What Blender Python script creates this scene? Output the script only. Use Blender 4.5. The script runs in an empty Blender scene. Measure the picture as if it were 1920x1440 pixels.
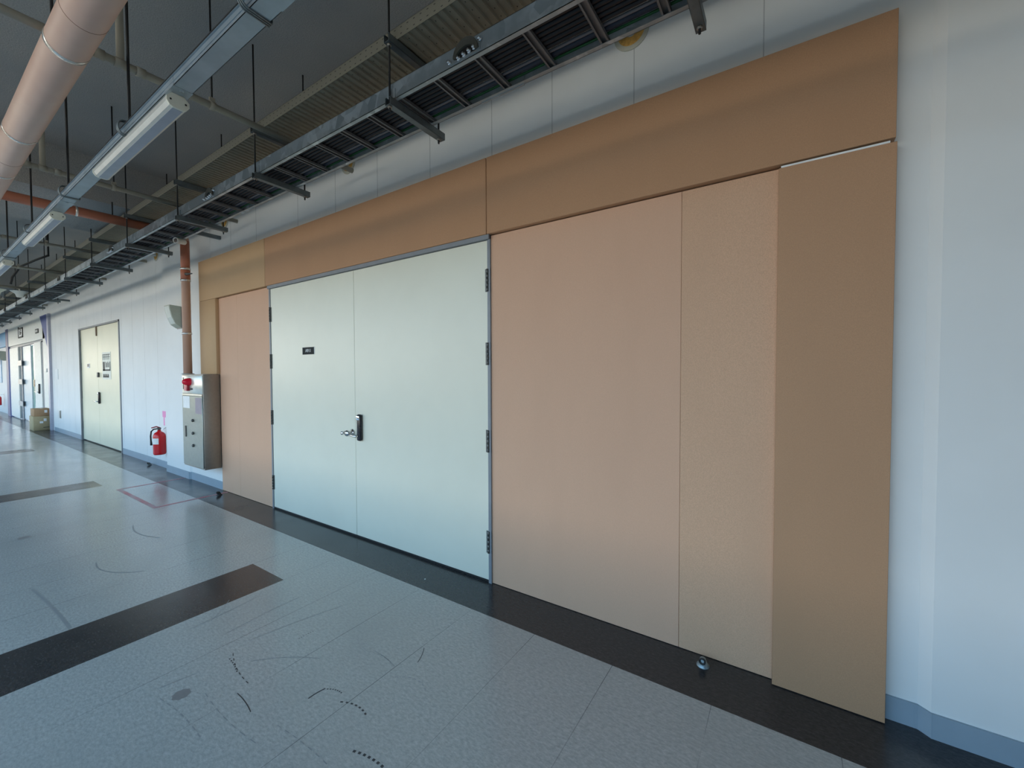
import bpy, bmesh, math, random
from mathutils import Vector, Matrix
random.seed(7)
sc = bpy.context.scene
PI = math.pi

# ------------------------------------------------------------------ camera
CAM = Vector((0, 0, 1.465))
YAW, PIT, ROL, FPX = map(float, (33.6115, -1.5584, -0.19895, 775.8))
yw, pt, rl = (math.radians(a) for a in (YAW, PIT, ROL))
fwd = Vector((-math.sin(yw)*math.cos(pt), math.cos(yw)*math.cos(pt), math.sin(pt)))
rgt = Vector((math.cos(yw), math.sin(yw), 0)); upv = rgt.cross(fwd)
r2 = rgt*math.cos(rl) + upv*math.sin(rl); u2 = -rgt*math.sin(rl) + upv*math.cos(rl)
cd = bpy.data.cameras.new('camera'); cam = bpy.data.objects.new('camera', cd)
sc.collection.objects.link(cam); sc.camera = cam
M = Matrix((r2, u2, -fwd)).transposed().to_4x4(); M.translation = CAM
cam.matrix_world = M
cd.sensor_fit = 'HORIZONTAL'; cd.sensor_width = 36; cd.lens = 36*FPX/1920; cd.clip_start = 0.05; cd.clip_end = 300

# ------------------------------------------------------------------ light
EXPO = 0.0
SKY = (0.135, 0.275, 0.435); MID = (.22, .285, .34); HOR = (.80, 0.75, 0.64); GRD = (0.055, 0.052, 0.045); SUNSET = (1.0, .72, .34)
SKY_S = 10.0; SUNGLOW = .12      # low sun glow beyond the far end of the corridor
w = bpy.data.worlds.new('daylight'); sc.world = w; w.use_nodes = True
nt = w.node_tree; nt.nodes.clear()
o_ = nt.nodes.new('ShaderNodeOutputWorld'); b_ = nt.nodes.new('ShaderNodeBackground')
tc = nt.nodes.new('ShaderNodeTexCoord'); sx = nt.nodes.new('ShaderNodeSeparateXYZ')
rp = nt.nodes.new('ShaderNodeValToRGB'); mr = nt.nodes.new('ShaderNodeMapRange')
mr.inputs[1].default_value = -1; mr.inputs[2].default_value = 1
nt.links.new(tc.outputs['Generated'], sx.inputs[0]); nt.links.new(sx.outputs[2], mr.inputs[0])
nt.links.new(mr.outputs[0], rp.inputs[0]); dt = nt.nodes.new('ShaderNodeVectorMath'); dt.operation = 'DOT_PRODUCT'; dt.inputs[1].default_value = (-.985, -.17, .03)
nt.links.new(tc.outputs['Generated'], dt.inputs[0])
gl = nt.nodes.new('ShaderNodeMapRange'); gl.interpolation_type = 'SMOOTHSTEP'; gl.inputs[1].default_value = .975; gl.inputs[2].default_value = .999; gl.inputs[4].default_value = SUNGLOW
nt.links.new(dt.outputs['Value'], gl.inputs[0])
gc = nt.nodes.new('ShaderNodeMix'); gc.data_type = 'RGBA'; gc.blend_type = 'ADD'; gc.inputs[7].default_value = (*SUNSET, 1)
nt.links.new(gl.outputs[0], gc.inputs[0]); nt.links.new(rp.outputs[0], gc.inputs[6]); gc.clamp_factor = False
nt.links.new(gc.outputs[2], b_.inputs[0]); nt.links.new(b_.outputs[0], o_.inputs[0])
cr = rp.color_ramp
cr.elements[0].position = 0.0; cr.elements[0].color = (*GRD, 1)
cr.elements[1].position = 1.0; cr.elements[1].color = (*SKY, 1)
e = cr.elements.new(0.499); e.color = (*GRD, 1)
e = cr.elements.new(0.502); e.color = (*HOR, 1)
e = cr.elements.new(0.513); e.color = (*HOR, 1)
e = cr.elements.new(0.555); e.color = (*MID, 1)
e = cr.elements.new(0.66); e.color = (*SKY, 1)
b_.inputs[1].default_value = SKY_S
vs = sc.view_settings; vs.view_transform = 'Standard'; vs.look = 'None'; vs.exposure = EXPO; vs.gamma = 1; vs.use_curve_mapping = False
WIN_Y = -2.9; SILL = 0.55; HEAD = 3.70
WINS = [(-30.0 + 3.0*i, -30.0 + 3.0*i + 2.75) for i in range(10)] + [(0.0, 1.5)]
for i, (a, b) in enumerate(WINS):          # portals: they only guide the sampling of the sky through the windows
    ld = bpy.data.lights.new('window_portal', 'AREA'); ld.shape = 'RECTANGLE'; ld.size = b-a; ld.size_y = HEAD-SILL
    ld.cycles.is_portal = True
    lo = bpy.data.objects.new('window_portal', ld); sc.collection.objects.link(lo)
    lo.location = ((a+b)/2, WIN_Y-0.02, (SILL+HEAD)/2); lo.rotation_euler = (PI/2, 0, 0)   # -Z of the light looks to +Y

# ------------------------------------------------------------------ helpers
COL = sc.collection
class MB:
    """collects shapes, builds one mesh object"""
    def __init__(s): s.bm = bmesh.new(); s.mats = []
    def mi(s, m):
        if m is None: return 0
        if m not in s.mats: s.mats.append(m)
        return s.mats.index(m)
    def face(s, vs_, m=None, smooth=False):
        f = s.bm.faces.new(vs_); f.material_index = s.mi(m); f.smooth = smooth; return f
    def box(s, x0, x1, y0, y1, z0, z1, m=None, mat=None):
        P = [(x, y, z) for x in (x0, x1) for y in (y0, y1) for z in (z0, z1)]
        if mat is not None: P = [mat @ Vector(p) for p in P]
        v = [s.bm.verts.new(p) for p in P]
        for q in ((0,1,3,2), (4,6,7,5), (0,4,5,1), (2,3,7,6), (0,2,6,4), (1,5,7,3)):
            s.face([v[i] for i in q], m)
        return s
    def bbox(s, x0, x1, y0, y1, z0, z1, r, m=None, mat=None, seg=2):
        b = bmesh.new(); bmesh.ops.create_cube(b, size=1)
        for v in b.verts: v.co = Vector((x0+(v.co.x+.5)*(x1-x0), y0+(v.co.y+.5)*(y1-y0), z0+(v.co.z+.5)*(z1-z0)))
        bmesh.ops.bevel(b, geom=b.edges[:], offset=r, segments=seg, affect='EDGES', profile=0.5)
        if mat is not None: bmesh.ops.transform(b, matrix=mat, verts=b.verts)
        s.merge(b, m, True); return s
    def merge(s, b, m=None, smooth=False):
        mp = {}
        for v in b.verts: mp[v] = s.bm.verts.new(v.co)
        for f in b.faces:
            try: s.face([mp[v] for v in f.verts], m, smooth and len(f.verts) == 4 and f.calc_area() < 0.5)
            except ValueError: pass
        b.free()
    def tube(s, pts, r, m=None, n=10, cap=True, rad=None):
        pts = [Vector(p) for p in pts]; rings = []
        for i, p in enumerate(pts):
            d = (pts[min(i+1, len(pts)-1)] - pts[max(i-1, 0)]).normalized()
            a = Vector((0, 0, 1)) if abs(d.z) < 0.9 else Vector((1, 0, 0))
            if i == 0: u = d.cross(a).normalized()
            else: u = (u - d*u.dot(d)).normalized()
            v = d.cross(u); rr = rad[i] if rad else r
            rings.append([s.bm.verts.new(p + (u*math.cos(2*PI*k/n) + v*math.sin(2*PI*k/n))*rr) for k in range(n)])
        for A, B in zip(rings, rings[1:]):
            for k in range(n): s.face([A[k], A[(k+1) % n], B[(k+1) % n], B[k]], m, True)
        if cap:
            s.face(rings[0][::-1], m); s.face(rings[-1], m)
        return s
    def lathe(s, prof, c=(0, 0, 0), m=None, n=24, mat=None):
        """prof: list of (r, z) about z"""
        T = Matrix.Translation(c) @ (mat or Matrix()); rings = []
        for r, z in prof:
            rings.append([s.bm.verts.new(T @ Vector((max(r, 1e-4)*math.cos(2*PI*k/n), max(r, 1e-4)*math.sin(2*PI*k/n), z))) for k in range(n)])
        for A, B in zip(rings, rings[1:]):
            for k in range(n): s.face([A[k], A[(k+1) % n], B[(k+1) % n], B[k]], m, True)
        return s
    def prism(s, poly, axis, a, b, m=None, smooth=False):
        """poly: 2D outline in the two other axes, extruded a..b along axis"""
        def P(p, t):
            return {'x': (t, p[0], p[1]), 'y': (p[0], t, p[1]), 'z': (p[0], p[1], t)}[axis]
        A = [s.bm.verts.new(P(p, a)) for p in poly]; B = [s.bm.verts.new(P(p, b)) for p in poly]
        n = len(poly)
        for k in range(n): s.face([A[k], A[(k+1) % n], B[(k+1) % n], B[k]], m, smooth)
        s.face(A[::-1], m); s.face(B, m); return s
    def build(s, name, m=None, parent=None, off=None):
        if off is not None: bmesh.ops.translate(s.bm, verts=s.bm.verts, vec=-Vector(off))
        bmesh.ops.recalc_face_normals(s.bm, faces=s.bm.faces)
        me = bpy.data.meshes.new(name); s.bm.to_mesh(me); s.bm.free()
        if s.mats:
            for q in s.mats: me.materials.append(q)
        elif m: me.materials.append(m)
        o = bpy.data.objects.new(name, me); COL.objects.link(o)
        if off is not None: o.location = off
        if parent: o.parent = parent
        return o
def thing(name, label, cat, loc=(0, 0, 0), group=None, kind=None):
    o = bpy.data.objects.new(name, None); COL.objects.link(o); o.location = loc; o.empty_display_size = .1
    return tag(o, label, cat, group, kind)
def tag(o, label, cat, group=None, kind=None):
    o['label'] = label; o['category'] = cat
    if group: o['group'] = group
    if kind: o['kind'] = kind
    return o
def st(o, label=None, cat=None):
    o['kind'] = 'structure'
    if label: o['label'] = label
    if cat: o['category'] = cat
    return o
def part(mb, name, m, root, label=None):
    """mesh built in world coordinates, parented to a root that may be moved"""
    loc = root.location if root.parent is None else root.parent.location + root.location
    bmesh.ops.translate(mb.bm, verts=mb.bm.verts, vec=-Vector(loc))
    o = mb.build(name, m, root)
    if label: o['label'] = label
    return o
def dup(root, loc, label):
    r = root.copy(); COL.objects.link(r); r.location = loc; r['label'] = label
    for ch in list(root.children):
        c = ch.copy(); COL.objects.link(c); c.parent = r
        for g in ch.children:
            d = g.copy(); COL.objects.link(d); d.parent = c
    return r
def text_mb(mb, body, size, origin, m, xdir=(1, 0, 0), updir=(0, 0, 1), depth=.0008, align='CENTER', sxx=1.0):
    cu = bpy.data.curves.new('t', 'FONT'); cu.body = body; cu.size = size; cu.align_x = align; cu.align_y = 'CENTER'; cu.extrude = depth
    ob = bpy.data.objects.new('t', cu); COL.objects.link(ob)
    dg = bpy.context.evaluated_depsgraph_get(); me = bpy.data.meshes.new_from_object(ob.evaluated_get(dg))
    b = bmesh.new(); b.from_mesh(me)
    X = Vector(xdir); U = Vector(updir); N = X.cross(U)
    T = Matrix((X*sxx, U, N)).transposed().to_4x4(); T.translation = Vector(origin)
    bmesh.ops.transform(b, matrix=T, verts=b.verts); mb.merge(b, m)
    bpy.data.objects.remove(ob); bpy.data.meshes.remove(me)

# ------------------------------------------------------------------ materials
class Mat:
    def __init__(s, name, col, rough=.5, metal=0, spec=.5):
        s.m = bpy.data.materials.new(name); s.m.use_nodes = True; s.n = s.m.node_tree.nodes; s.l = s.m.node_tree.links
        s.b = s.n['Principled BSDF']; s.b.inputs['Base Color'].default_value = (*col, 1)
        s.b.inputs['Roughness'].default_value = rough; s.b.inputs['Metallic'].default_value = metal
        s.b.inputs['Specular IOR Level'].default_value = spec; s.col = col; s.tc = s.n.new('ShaderNodeTexCoord')
    def vec(s, scale=(1, 1, 1), rot=(0, 0, 0)):
        g = s.n.new('ShaderNodeNewGeometry'); mp = s.n.new('ShaderNodeMapping')
        mp.inputs['Scale'].default_value = scale; mp.inputs['Rotation'].default_value = rot
        s.l.new(g.outputs['Position'], mp.inputs[0]); return mp.outputs[0]
    def noise(s, scale, detail=3, vscale=(1, 1, 1), rough=.6, rot=(0, 0, 0)):
        t = s.n.new('ShaderNodeTexNoise'); t.inputs['Scale'].default_value = scale; t.inputs['Detail'].default_value = detail
        t.inputs['Roughness'].default_value = rough; s.l.new(s.vec(vscale, rot), t.inputs['Vector']); return t.outputs['Fac']
    def vor(s, scale, vscale=(1, 1, 1)):
        t = s.n.new('ShaderNodeTexVoronoi'); t.inputs['Scale'].default_value = scale; s.l.new(s.vec(vscale), t.inputs['Vector']); return t
    def ramp(s, fac, stops):
        r = s.n.new('ShaderNodeValToRGB'); cr = r.color_ramp
        cr.elements[0].position = stops[0][0]; cr.elements[0].color = (*stops[0][1], 1)
        cr.elements[1].position = stops[-1][0]; cr.elements[1].color = (*stops[-1][1], 1)
        for p, c in stops[1:-1]: cr.elements.new(p).color = (*c, 1)
        s.l.new(fac, r.inputs[0]); return r.outputs[0]
    def mix(s, a, b, fac, mode='MIX'):
        x = s.n.new('ShaderNodeMix'); x.data_type = 'RGBA'; x.blend_type = mode
        for k, v in ((6, a), (7, b)):
            if isinstance(v, tuple): x.inputs[k].default_value = (*v, 1)
            else: s.l.new(v, x.inputs[k])
        if isinstance(fac, (int, float)): x.inputs[0].default_value = fac
        else: s.l.new(fac, x.inputs[0])
        return x.outputs[2]
    def math(s, op, a, b=0.0, c=None):
        x = s.n.new('ShaderNodeMath'); x.operation = op
        for i, v in enumerate((a, b) if c is None else (a, b, c)):
            if isinstance(v, (int, float)): x.inputs[i].default_value = v
            else: s.l.new(v, x.inputs[i])
        return x.outputs[0]
    def pos(s):
        g = s.n.new('ShaderNodeNewGeometry'); q = s.n.new('ShaderNodeSeparateXYZ'); s.l.new(g.outputs['Position'], q.inputs[0]); return q.outputs
    def color(s, sock): s.l.new(sock, s.b.inputs['Base Color']); return s
    def rough(s, sock): s.l.new(sock, s.b.inputs['Roughness']); return s
    def bump(s, sock, strength=.2, dist=.002):
        x = s.n.new('ShaderNodeBump'); x.inputs['Strength'].default_value = strength; x.inputs['Distance'].default_value = dist
        s.l.new(sock, x.inputs['Height']); s.l.new(x.outputs[0], s.b.inputs['Normal']); return s
def mul(c, k): return tuple(min(1, v*k) for v in c)
def simple(name, col, rough=.5, metal=0, var=.06, scale=12, spec=.5):
    a = Mat(name, col, rough, metal, spec); f = a.noise(scale, 3)
    a.color(a.ramp(f, [(.3, mul(col, 1-var)), (.7, mul(col, 1+var))])); return a.m

def mk_wall(name, col):
    a = Mat(name, col, .55, spec=.35)
    f = a.noise(1.3, 4); g = a.noise(60, 2)
    a.color(a.mix(a.ramp(f, [(.3, mul(col, .96)), (.7, mul(col, 1.03))]), (1, 1, 1), 0.0)); a.bump(g, .05, .001)
    return a.m
WALL = mk_wall('painted_wall', (.80, .80, .78))
WALL2 = mk_wall('painted_wall_cool', (.80, .81, .80))
JOINT = simple('wall_joint', (.50, .50, .49), .7); JOINT2 = simple('wall_joint_faint', (.68, .68, .67), .7)
def mk_mdf(name, col, speck=.10):
    a = Mat(name, col, .62, spec=.3)
    f = a.noise(330, 3, (1, 1, .55)); g = a.noise(2.2, 3, (1, 1, .35)); h = a.noise(900, 1)
    c = a.ramp(f, [(.32, mul(col, 1-speck)), (.68, mul(col, 1+speck))])
    c = a.mix(c, mul(col, .93), a.math('MULTIPLY', a.ramp(g, [(.45, (0, 0, 0)), (.7, (1, 1, 1))]), .6))
    a.color(c); a.bump(h, .08, .0006); return a.m
MDF = mk_mdf('mdf_front', (.48, .275, .155), .08)
MDF_R = mk_mdf('mdf_recessed', (.66, .405, .272), .04)
MDF_G = mk_mdf('mdf_grainy', (.63, .39, .25), .11)
MDF_L = mk_mdf('mdf_yellowish', (.55, .36, .20), .04)
DOORM = simple('door_paint', (.75, .745, .625), .33, 0, .025, 2.0)
DOOR2 = simple('door_paint_far', (.76, .73, .54), .40, 0, .03, 2.0)
FRAME = simple('door_frame_grey', (.22, .24, .265), .45)
HINGE = simple('hinge_steel', (.13, .135, .13), .4, .6)
STEEL = simple('brushed_steel', (.36, .33, .29), .5, .7, .05, 30); STEELF = simple('steel_floor_reflection', (.27, .30, .28), .36, .8, .06, 20)  # front copy darkened and greened, the floor's reflection put into its colour
CHROME = simple('chrome', (.75, .76, .78), .12, 1)
BLACK = simple('black_plastic', (.012, .012, .018), .25)
BLACKR = simple('black_rubber', (.015, .015, .015), .6)
WHITEP = simple('white_plastic', (.72, .72, .68), .4)
BASEB = simple('skirting_vinyl', (.30, .37, .43), .45, 0, .05, 5)
ROD = simple('threaded_rod_dark', (.022, .022, .022), .5, .4)
STRUT = simple('strut_channel', (.16, .19, .20), .45, .5, .12, 20)
BEIGE = simple('beige_pipe_paint', (.30, .285, .235), .5, 0, .08, 6)
GREEN = simple('green_cable_sheath', (.006, .085, .016), .5)
CABLE = simple('black_cable_sheath', (.010, .008, .010), .55)
GREYC = simple('grey_cable_sheath', (.16, .145, .15), .5)
LAMPC = simple('lamp_end_cap', (.66, .66, .56), .4)
LAMPB = simple('lamp_body_white', (.55, .55, .51), .35)
DIFF = simple('lamp_diffuser', (.33, .355, .42), .3)
REDM = simple('extinguisher_red', (.62, .012, .018), .25)
CARD = simple('cardboard', (.46, .36, .20), .75, 0, .06, 9)
CARD2 = simple('cardboard_brown', (.42, .26, .14), .75, 0, .06, 9)
TAPE = simple('packing_tape', (.50, .37, .22), .3)
PAPER = simple('paper_white', (.85, .86, .85), .6)
PINKP = simple('pink_label', (.85, .28, .55), .5)
BLUE = simple('blue_panel', (.035, .075, .30), .5)
CYAN = simple('cyan_panel', (.02, .30, .60), .5)
MINT = simple('green_glass', (.34, .52, .44), .15)
NAVYF = simple('navy_frame', (.12, .13, .26), .5)
def mk_galv():
    a = Mat('galvanised_steel', (.4, .45, .48), .42, .55)
    v = a.vor(16); n = a.noise(7, 3); n2 = a.noise(1.6, 2)
    c = a.ramp(v.outputs['Color'], [(.1, (.32, .37, .40)), (.9, (.66, .72, .75))])
    c = a.mix((.38, .43, .455), c, a.ramp(a.math('MULTIPLY', n, a.math('MULTIPLY', n2, 2.0)), [(.42, (0, 0, 0)), (.56, (1, 1, 1))]))
    a.color(c); return a.m
GALV = mk_galv()
RACE = simple('raceway_steel', (.36, .42, .46), .38, .55, .12, 8)
def mk_perf():
    a = Mat('perforated_beige_steel', (.33, .31, .235), .5, .1)
    p = a.pos()
    # round holes in rows across, and slots along the side
    fx = a.math('ABSOLUTE', a.math('SUBTRACT', a.math('FRACT', a.math('MULTIPLY', p[0], 1/.10)), .5))
    fy = a.math('ABSOLUTE', a.math('SUBTRACT', a.math('FRACT', a.math('MULTIPLY', p[1], 1/.055)), .5))
    d = a.math('ADD', a.math('POWER', a.math('MULTIPLY', fx, .10), 2.0), a.math('POWER', a.math('MULTIPLY', fy, .055), 2.0))
    hole = a.math('LESS_THAN', d, .0045**2)
    n = a.noise(5, 3)
    c = a.ramp(n, [(.3, (.29, .27, .205)), (.7, (.37, .345, .26))])
    a.color(a.mix(c, (.006, .006, .006), hole)); return a.m
PERF = mk_perf()
def mk_perfside():
    a = Mat('slotted_beige_side', (.22, .212, .172), .5, .1)
    p = a.pos()
    fx = a.math('ABSOLUTE', a.math('SUBTRACT', a.math('FRACT', a.math('MULTIPLY', p[0], 1/.05)), .5))
    z1 = a.math('ABSOLUTE', a.math('SUBTRACT', p[2], 3.318)); z2 = a.math('ABSOLUTE', a.math('SUBTRACT', p[2], 3.352))
    zz = a.math('LESS_THAN', a.math('MINIMUM', z1, z2), .0028)
    hole = a.math('MULTIPLY', a.math('LESS_THAN', fx, .13), zz)
    a.color(a.mix((.22, .212, .172), (.05, .048, .04), hole)); return a.m
PERFS = mk_perfside()
def mk_pink(name, a_, b_):
    a = Mat(name, a_, .45, 0); n = a.noise(3, 3)
    a.color(a.ramp(n, [(.3, a_), (.7, b_)])); return a.m
PINK = mk_pink('pale_pink_pipe', (.70, .46, .365), (.76, .53, .425))
TERRA = mk_pink('terracotta_pipe', (.50, .17, .10), (.58, .22, .13))
BAND = simple('silver_band', (.80, .78, .74), .25, .7)
def mk_ceil():
    a = Mat('sprayed_concrete', (.20, .20, .195), .9, spec=.1)
    f = a.noise(120, 4); g = a.noise(.9, 4)
    c = a.ramp(f, [(.3, (.30, .295, .28)), (.7, (.58, .56, .53))])
    c = a.mix(c, (.36, .37, .37), a.ramp(g, [(.4, (0, 0, 0)), (.65, (.8, .8, .8))]))
    a.color(c); a.bump(f, .6, .006); return a.m
CEIL = mk_ceil()
def mk_floor(name, dark=False):
    a = Mat(name, (.3, .3, .3), .2)
    p = a.pos()
    f = a.noise(75, 4, (.6, 1.2, 1), .75, (0, 0, .25)); g = a.noise(1.1, 4); h = a.noise(38, 4, (.5, 1.4, 1), .7, (0, 0, .25))
    if dark:
        c = a.ramp(f, [(.35, (.026, .025, .026)), (.6, (.052, .049, .050)), (.85, (.12, .12, .12))])
        c = a.mix(c, (.055, .055, .055), a.ramp(h, [(.55, (0, 0, 0)), (.8, (.7, .7, .7))]))
    else:
        c = a.ramp(f, [(.30, (.36, .355, .335)), (.5, (.47, .46, .43)), (.72, (.60, .585, .55))])
        c = a.mix(c, (.34, .34, .32), a.ramp(h, [(.6, (0, 0, 0)), (.85, (.55, .55, .55))]))
        c = a.mix(c, (.39, .385, .36), a.ramp(g, [(.45, (0, 0, 0)), (.72, (.6, .6, .6))]))
        # joints every 45 cm; those across the corridor are open, those along it are tight
        jx = a.math('ABSOLUTE', a.math('SUBTRACT', a.math('FRACT', a.math('ADD', a.math('MULTIPLY', a.math('ADD', p[0], .26), 1/.45), .5)), .5))
        jl = a.math('LESS_THAN', jx, .0034)
        jm = a.math('MULTIPLY', jl, a.ramp(a.noise(1.3, 2), [(.40, (.12, .12, .12)), (.58, (.9, .9, .9))]))
        c = a.mix(c, (.14, .14, .145), jm)
        jy = a.math('ABSOLUTE', a.math('SUBTRACT', a.math('FRACT', a.math('ADD', a.math('MULTIPLY', a.math('SUBTRACT', p[1], 1.965), 1/.45), .5)), .5))
        c = a.mix(c, (.20, .21, .215), a.math('MULTIPLY', a.math('LESS_THAN', jy, .0015), .12))
    a.color(c)
    r = a.noise(3.5, 4)
    a.rough(a.ramp(r, [(.3, ((.17 if dark else .13),)*3), (.7, ((.28 if dark else .23),)*3)]))
    a.bump(g, .02, .002); return a.m
FLOORM = mk_floor('speckled_vinyl_tile'); FLOORD = mk_floor('dark_vinyl_tile', True)
SCUFF = simple('scuff_mark', (.045, .045, .05), .45); SCUFF2 = simple('faint_scuff', (.29, .295, .295), .4); STAIN = simple('floor_stain', (.27, .25, .24), .35)
REDT = Mat('red_floor_tape', (.55, .10, .13), .35)
_n = REDT.noise(6, 4); REDT.color(REDT.ramp(_n, [(.38, (.52, .10, .13)), (.62, (.46, .27, .29))])); REDT = REDT.m

# ------------------------------------------------------------------ setting
XL, XR = -34.0, 3.6; ZC = 3.90
YW = 2.305            # wall behind the boards
YP = 2.275            # pilaster right of the boards
YC = 2.285            # column strip left of the hydrant cabinet
YL = 2.36             # long wall further left
# floor: one mesh, light tiles, dark border and cross strips laid as its own faces
fl = MB(); yb = 1.965
def quad(mb, x0, x1, y0, y1, z, m):
    mb.face([mb.bm.verts.new(p) for p in ((x0, y0, z), (x1, y0, z), (x1, y1, z), (x0, y1, z))], m)
quad(fl, XL, XR, yb, 2.5, 0, FLOORD)
quad(fl, XL, XR, 1.515, yb, 0, FLOORM)
strips = [(-.26-.45*(7+10*k), -.26-.45*(6+10*k)) for k in range(0, 7)]
xs = XR
for a, b in [(1.54-.0, 1.99)] + strips:
    if a < XL: break
    quad(fl, b, xs, WIN_Y, 1.515, 0, FLOORM)
    quad(fl, a, b, -1.4, 1.515, 0, FLOORD); quad(fl, a, b, WIN_Y, -1.4, 0, FLOORM); xs = a
quad(fl, XL, xs, WIN_Y, 1.515, 0, FLOORM)
# scuffs, each its own small mark in the tile surface
def ribbon(pts, w_, m, z=.0004, dots=False):
    pts = [Vector((p[0], p[1], z)) for p in pts]
    for i in range(len(pts)-1):
        if dots and i % 2: continue
        d = (pts[i+1]-pts[i]).normalized(); n = Vector((-d.y, d.x, 0))*w_/2
        fl.face([fl.bm.verts.new(q) for q in (pts[i]-n, pts[i+1]-n, pts[i+1]+n, pts[i]+n)], m)
def arc(p0, p1, bulge, n=8):
    p0 = Vector(p0); p1 = Vector(p1); d = p1-p0; nn = Vector((-d.y, d.x))
    return [p0+d*(i/n)+nn*bulge*4*(i/n)*(1-i/n) for i in range(n+1)]
def FP(px, py):      # floor point seen at a pixel of the photograph (only used to place floor marks)
    v = fwd + r2*((px-960)/FPX) - u2*((py-720)/FPX); t = -CAM.z/v.z; return (v.x*t, v.y*t)
for a, b, bu, w_, m, dt in [((578,1310),(610,1291),.05,.007,SCUFF,0), ((613,1292),(642,1301),.1,.006,SCUFF,1), ((638,1316),(688,1344),.12,.008,SCUFF,1),
        ((662,1408),(722,1442),.05,.010,SCUFF,1), ((795,1215),(783,1242),.05,.004,SCUFF,0), ((470,1200),(650,1133),.02,.004,SCUFF2,0), ((420,1190),(560,1120),.02,.004,SCUFF2,0),
        ((60,1105),(132,1178),.01,.016,SCUFF2,0), ((250,985),(300,1008),-.1,.012,SCUFF2,0), ((180,1055),(270,1071),-.15,.010,SCUFF2,0), ((560,1198),(590,1182),.02,.004,SCUFF,1),
        ((690,1222),(735,1247),.1,.004,SCUFF2,1), ((470,1240),(600,1235),.06,.004,SCUFF2,0), ((300,1310),(380,1390),.03,.005,SCUFF2,1), ((385,1300),(490,1400),-.03,.004,SCUFF2,1), ((445,1300),(470,1335),.03,.004,SCUFF,0), ((437,1225),(470,1285),-.05,.004,SCUFF,1), ((395,1165),(430,1125),-.02,.003,SCUFF2,0), ((520,1360),(620,1440),.02,.004,SCUFF2,1), ((700,1220),(740,1250),.05,.003,SCUFF2,0),
        ((430,1235),(445,1262),.03,.006,SCUFF,1), ((300,1290),(370,1262),.02,.005,SCUFF2,0), ((740,1270),(800,1300),.2,.005,SCUFF2,1), ((355,1180),(480,1120),-.02,.004,SCUFF2,0)]:
    ribbon(arc(FP(*a), FP(*b), bu, 14 if dt else 10), w_, m, dots=bool(dt))
for (px, py), r in (((46, 1008), .045), ((340, 1302), .035)):
    c = FP(px, py); n = 24
    fl.face([fl.bm.verts.new((c[0]+r*(1+.10*math.sin(2.1*k))*math.cos(2*PI*k/n), c[1]+r*(1+.08*math.cos(1.7*k))*math.sin(2*PI*k/n), .0003)) for k in range(n)], STAIN)
c = FP(797, 1086); fl.box(c[0]-.004, c[0]+.004, c[1]-.004, c[1]+.004, 0, .002, PAPER)
st(fl.build('floor'))
# ceiling slab and the wide downstand beams over the columns
ce = MB(); ce.box(XL, XR, WIN_Y-.2, 2.6, ZC, ZC+.2)
st(ce.build('ceiling', CEIL))
for i, x1 in enumerate((-6.51, -14.75, -23.0)):
    ce = MB(); ce.box(x1-1.5, x1, WIN_Y, 2.6, 3.42, ZC); st(ce.build('trim_%d' % (i+1), CEIL))
# back wall (the one the boards stand on), plan outline extruded
wb = MB()
wb.box(-6.88, .462, YW, 2.6, 0, ZC, WALL)
for x in (-.11, -.72, -1.228, -1.69, -2.27, -2.88, -3.47, -4.1, -4.95, -5.57, -6.15):
    wb.box(x-.0025, x+.0025, YW-.0007, YW+.01, 2.0, ZC, JOINT)
st(wb.build('wall_back'))
wb = MB(); wb.prism([(.462, YW), (.497, YP), (XR, YP), (XR, 2.6), (.462, 2.6)], 'z', 0, ZC, WALL); wb.box(1.75, 1.754, YP-.0007, YP+.01, 0, ZC, JOINT); st(wb.build('wall_pilaster'))
wl_ = MB()
DX0, DX1, DZ = -13.15, -10.22, 2.47       # far double door opening
LX0, LX1 = -23.2, -16.15                  # lobby front
wl_.prism([(-7.76, YC), (-6.915, YC), (-6.88, YW), (-6.88, 2.6), (-7.76, 2.6)], 'z', 0, ZC, WALL2)
st(wl_.build('wall_column')); wl_ = MB()
wl_.box(DX1, -7.76, YL, 2.6, 0, ZC, WALL2); wl_.box(LX1, DX0, YL, 2.6, 0, ZC, WALL2); wl_.box(DX0, DX1, YL, 2.6, DZ, ZC, WALL2)
wl_.box(DX0, DX1, YL+.06, 2.6, 0, DZ, WALL2)
wq = MB(); wq.box(XL, LX0, YL+.05, 2.8, 0, ZC, WALL2); st(wq.build('wall_far')); wl_.box(LX0, LX1, YL, 2.8, 3.05, ZC, WALL2)
x = -8.3
while x > -16:
    wl_.box(x-.0025, x+.0025, YL-.0007, YL+.01, 0 if not DX0 < x < DX1 else DZ, ZC, JOINT2); x -= .6
st(wl_.build('wall_left'))
wf = MB(); wf.box(XL, XR, WIN_Y-.2, WIN_Y, 0, SILL); wf.box(XL, XR, WIN_Y-.2, WIN_Y, HEAD, ZC)
prev = XL
for a, b in WINS:
    wf.box(prev, a, WIN_Y-.2, WIN_Y, SILL, HEAD); prev = b
wf.box(prev, XR, WIN_Y-.2, WIN_Y, SILL, HEAD)
st(wf.build('wall_front', WALL))
for i, (a, b) in enumerate(WINS):
    f = MB(); y0, y1 = WIN_Y-.12, WIN_Y-.06
    f.box(a, b, y0, y1, SILL, SILL+.05); f.box(a, b, y0, y1, HEAD-.05, HEAD); f.box(a, a+.05, y0, y1, SILL, HEAD); f.box(b-.05, b, y0, y1, SILL, HEAD)
    f.box((a+b)/2-.03, (a+b)/2+.03, y0, y1, SILL, HEAD)
    st(f.build('window_%d' % (i+1), WHITEP))
e_ = MB(); e_.box(XR, XR+.2, WIN_Y-.2, 2.6, 0, ZC); st(e_.build('wall_right', WALL))
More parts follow.
